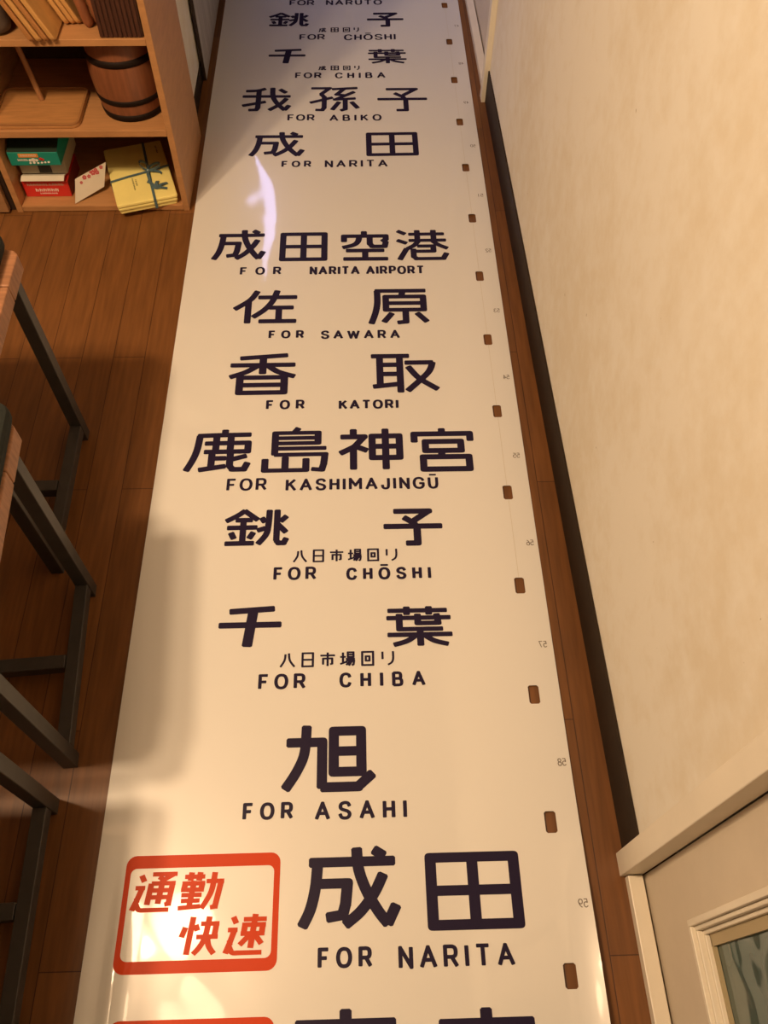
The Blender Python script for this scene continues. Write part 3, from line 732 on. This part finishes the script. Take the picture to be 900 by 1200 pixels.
obj('flower_print', bm, M['print_white'], lid)
bm = bmesh.new()
for cx, cz, r in ((-.838, .1285, .005), (-.833, .1265, .004)):
    prism(bm, [(cx+r*math.cos(k*math.pi/5), cz+r*.7*math.sin(k*math.pi/5)) for k in range(10)], 1, 1.9978, 1.9990)
obj('red_print', bm, M['redcard'], lid)

# greeting card leaning against the back
card = thing('greeting_card', 'white card with pink flower print leaning between the boxes and the yellow parcel', 'card', (0, 0, 0))
A_, B_ = Vector((-.783, 1.984, ZB+.0006)), Vector((-.708, 2.036, ZB+.016))
C_ = Vector((-.693, 2.066, ZB+.072)); D_ = A_+(C_-B_)+Vector((-.004, 0, 0))
nrm = (B_-A_).cross(D_-A_).normalized()
def slab(name, q, t0, t1, material, parent):
    bm = bmesh.new(); a = [bm.verts.new(p+nrm*t0) for p in q]; b = [bm.verts.new(p+nrm*t1) for p in q]
    bm.faces.new(a[::-1]); bm.faces.new(b); n_ = len(q)
    for i in range(n_): bm.faces.new((a[i], a[(i+1) % n_], b[(i+1) % n_], b[i]))
    return obj(name, bm, material, parent)
face = slab('card_sheet', [A_, B_, C_, D_], -.0006, .0004, M['white'], card)
bm = bmesh.new()
rnd = random.Random(3)
for (u, v, r) in ((.30, .86, .006), (.45, .80, .005), (.58, .86, .007), (.72, .78, .006), (.66, .92, .005), (.2, .72, .004), (.84, .9, .005), (.5, .93, .004)):
    c = A_+(B_-A_)*u+(D_-A_)*v+((C_-B_)-(D_-A_))*u*v
    ux = (B_-A_).normalized(); vy_ = nrm.cross(ux)
    for k in range(5):
        cc = c+(ux*math.cos(k*1.2566)+vy_*math.sin(k*1.2566))*r*.6
        bm.faces.new([bm.verts.new(cc+(ux*math.cos(j*1.047)+vy_*math.sin(j*1.047))*r*.5+nrm*(.0008+.0001*k)) for j in range(6)])
o = obj('flower_print', bm, M['pink'], face); o['label'] = 'pink flower print'

# yellow cloth parcel with ribbon
par = thing('cloth_parcel', 'folded yellow cloth parcel tied with blue-grey ribbon on the bottom shelf', 'parcel', (-.654, 1.932, ZB), .295)
PW, PD, PH = .164, .262, .030
for i, (z0, z1, ins) in enumerate(((0.0, .0095, .004), (.0098, .0195, .001), (.0198, PH, 0))):
    bm = bmesh.new(); prism(bm, [(p.x, p.y) for p in rounded(ins, PW-ins, ins, PD-ins, .006, 3)], 2, z0, z1)
    obj('cloth_fold', bm, M['cloth'], par, .003)
bm = bmesh.new()
strip(bm, [(.102, -.0012, .001), (.102, -.0012, PH+.001), (.104, .06, PH+.0012), (.107, .13, PH+.0012), (.113, PD-.002, PH+.0012), (.113, PD+.001, .001)], (.007, 0, 0), .0012)
rib = obj('ribbon', bm, M['ribbon'], par)
bm = bmesh.new()
strip(bm, [(-.0012, .106, .001), (-.0012, .106, PH+.002), (.05, .115, PH+.0022), (.106, .122, PH+.0024), (PW+.001, .134, PH+.002), (PW+.001, .134, .001)], (-.0012, .0075, 0), .0012)
obj('cross_ribbon', bm, M['ribbon'], par)
bm = bmesh.new(); K = Vector((.106, .122, PH+.005))
def loop(bm, ang, ln, wd, rise):
    d = Vector((math.cos(ang), math.sin(ang), 0)); s = Vector((-d.y, d.x, 0)); pts = []
    for i in range(13):
        t_ = i/12*2*math.pi; pts.append(K+d*(ln*.5*(1-math.cos(t_)))+s*(wd*math.sin(t_))+Vector((0, 0, rise*math.sin(t_/2))))
    strip(bm, pts, (0, 0, .007), .0010)
loop(bm, math.radians(118), .034, .009, .012); loop(bm, math.radians(5), .036, .010, .012)
for ang, ln in ((-32, .040), (-100, .052)):
    d = Vector((math.cos(math.radians(ang)), math.sin(math.radians(ang)), 0)); s = Vector((-d.y, d.x, 0))
    strip(bm, [K, K+d*ln*.4+Vector((0, 0, .003)), K+d*ln*.8+s*.004, K+d*ln-Vector((0, 0, .002))], s*.008, .0010)
e = K+Vector((.006, -.080, -.003))
for ang, ln in ((70, .032), (22, .038), (-18, .032), (110, .036)):
    d = Vector((math.cos(math.radians(ang)), math.sin(math.radians(ang)), 0)); s = Vector((-d.y, d.x, 0))
    strip(bm, [e, e+d*ln*.5+Vector((0, 0, .004)), e+d*ln], s*.009, .0010)
bmesh.ops.create_uvsphere(bm, u_segments=10, v_segments=6, radius=.0065, matrix=Matrix.Translation(K))
obj('bow', bm, M['ribbon'], rib)
bm = bmesh.new(); rnd = random.Random(9)
for col, (x_, ya, yb) in enumerate(((.058, .055, .105), (.066, .072, .098), (.145, .200, .236))):
    y_ = yb
    while y_ > ya:
        hgt = .004+.002*rnd.random()
        box(bm, x_-.0022, x_+.0022, y_-.0010, y_, PH+.0002, PH+.0007)
        box(bm, x_-.0006+.0014*(rnd.random()-.5), x_+.0006, y_-hgt+.0012, y_-.001, PH+.0002, PH+.0007); y_ -= hgt+.0012
o = obj('small_print', bm, M['black'], par); o['label'] = 'small black vertical lettering'
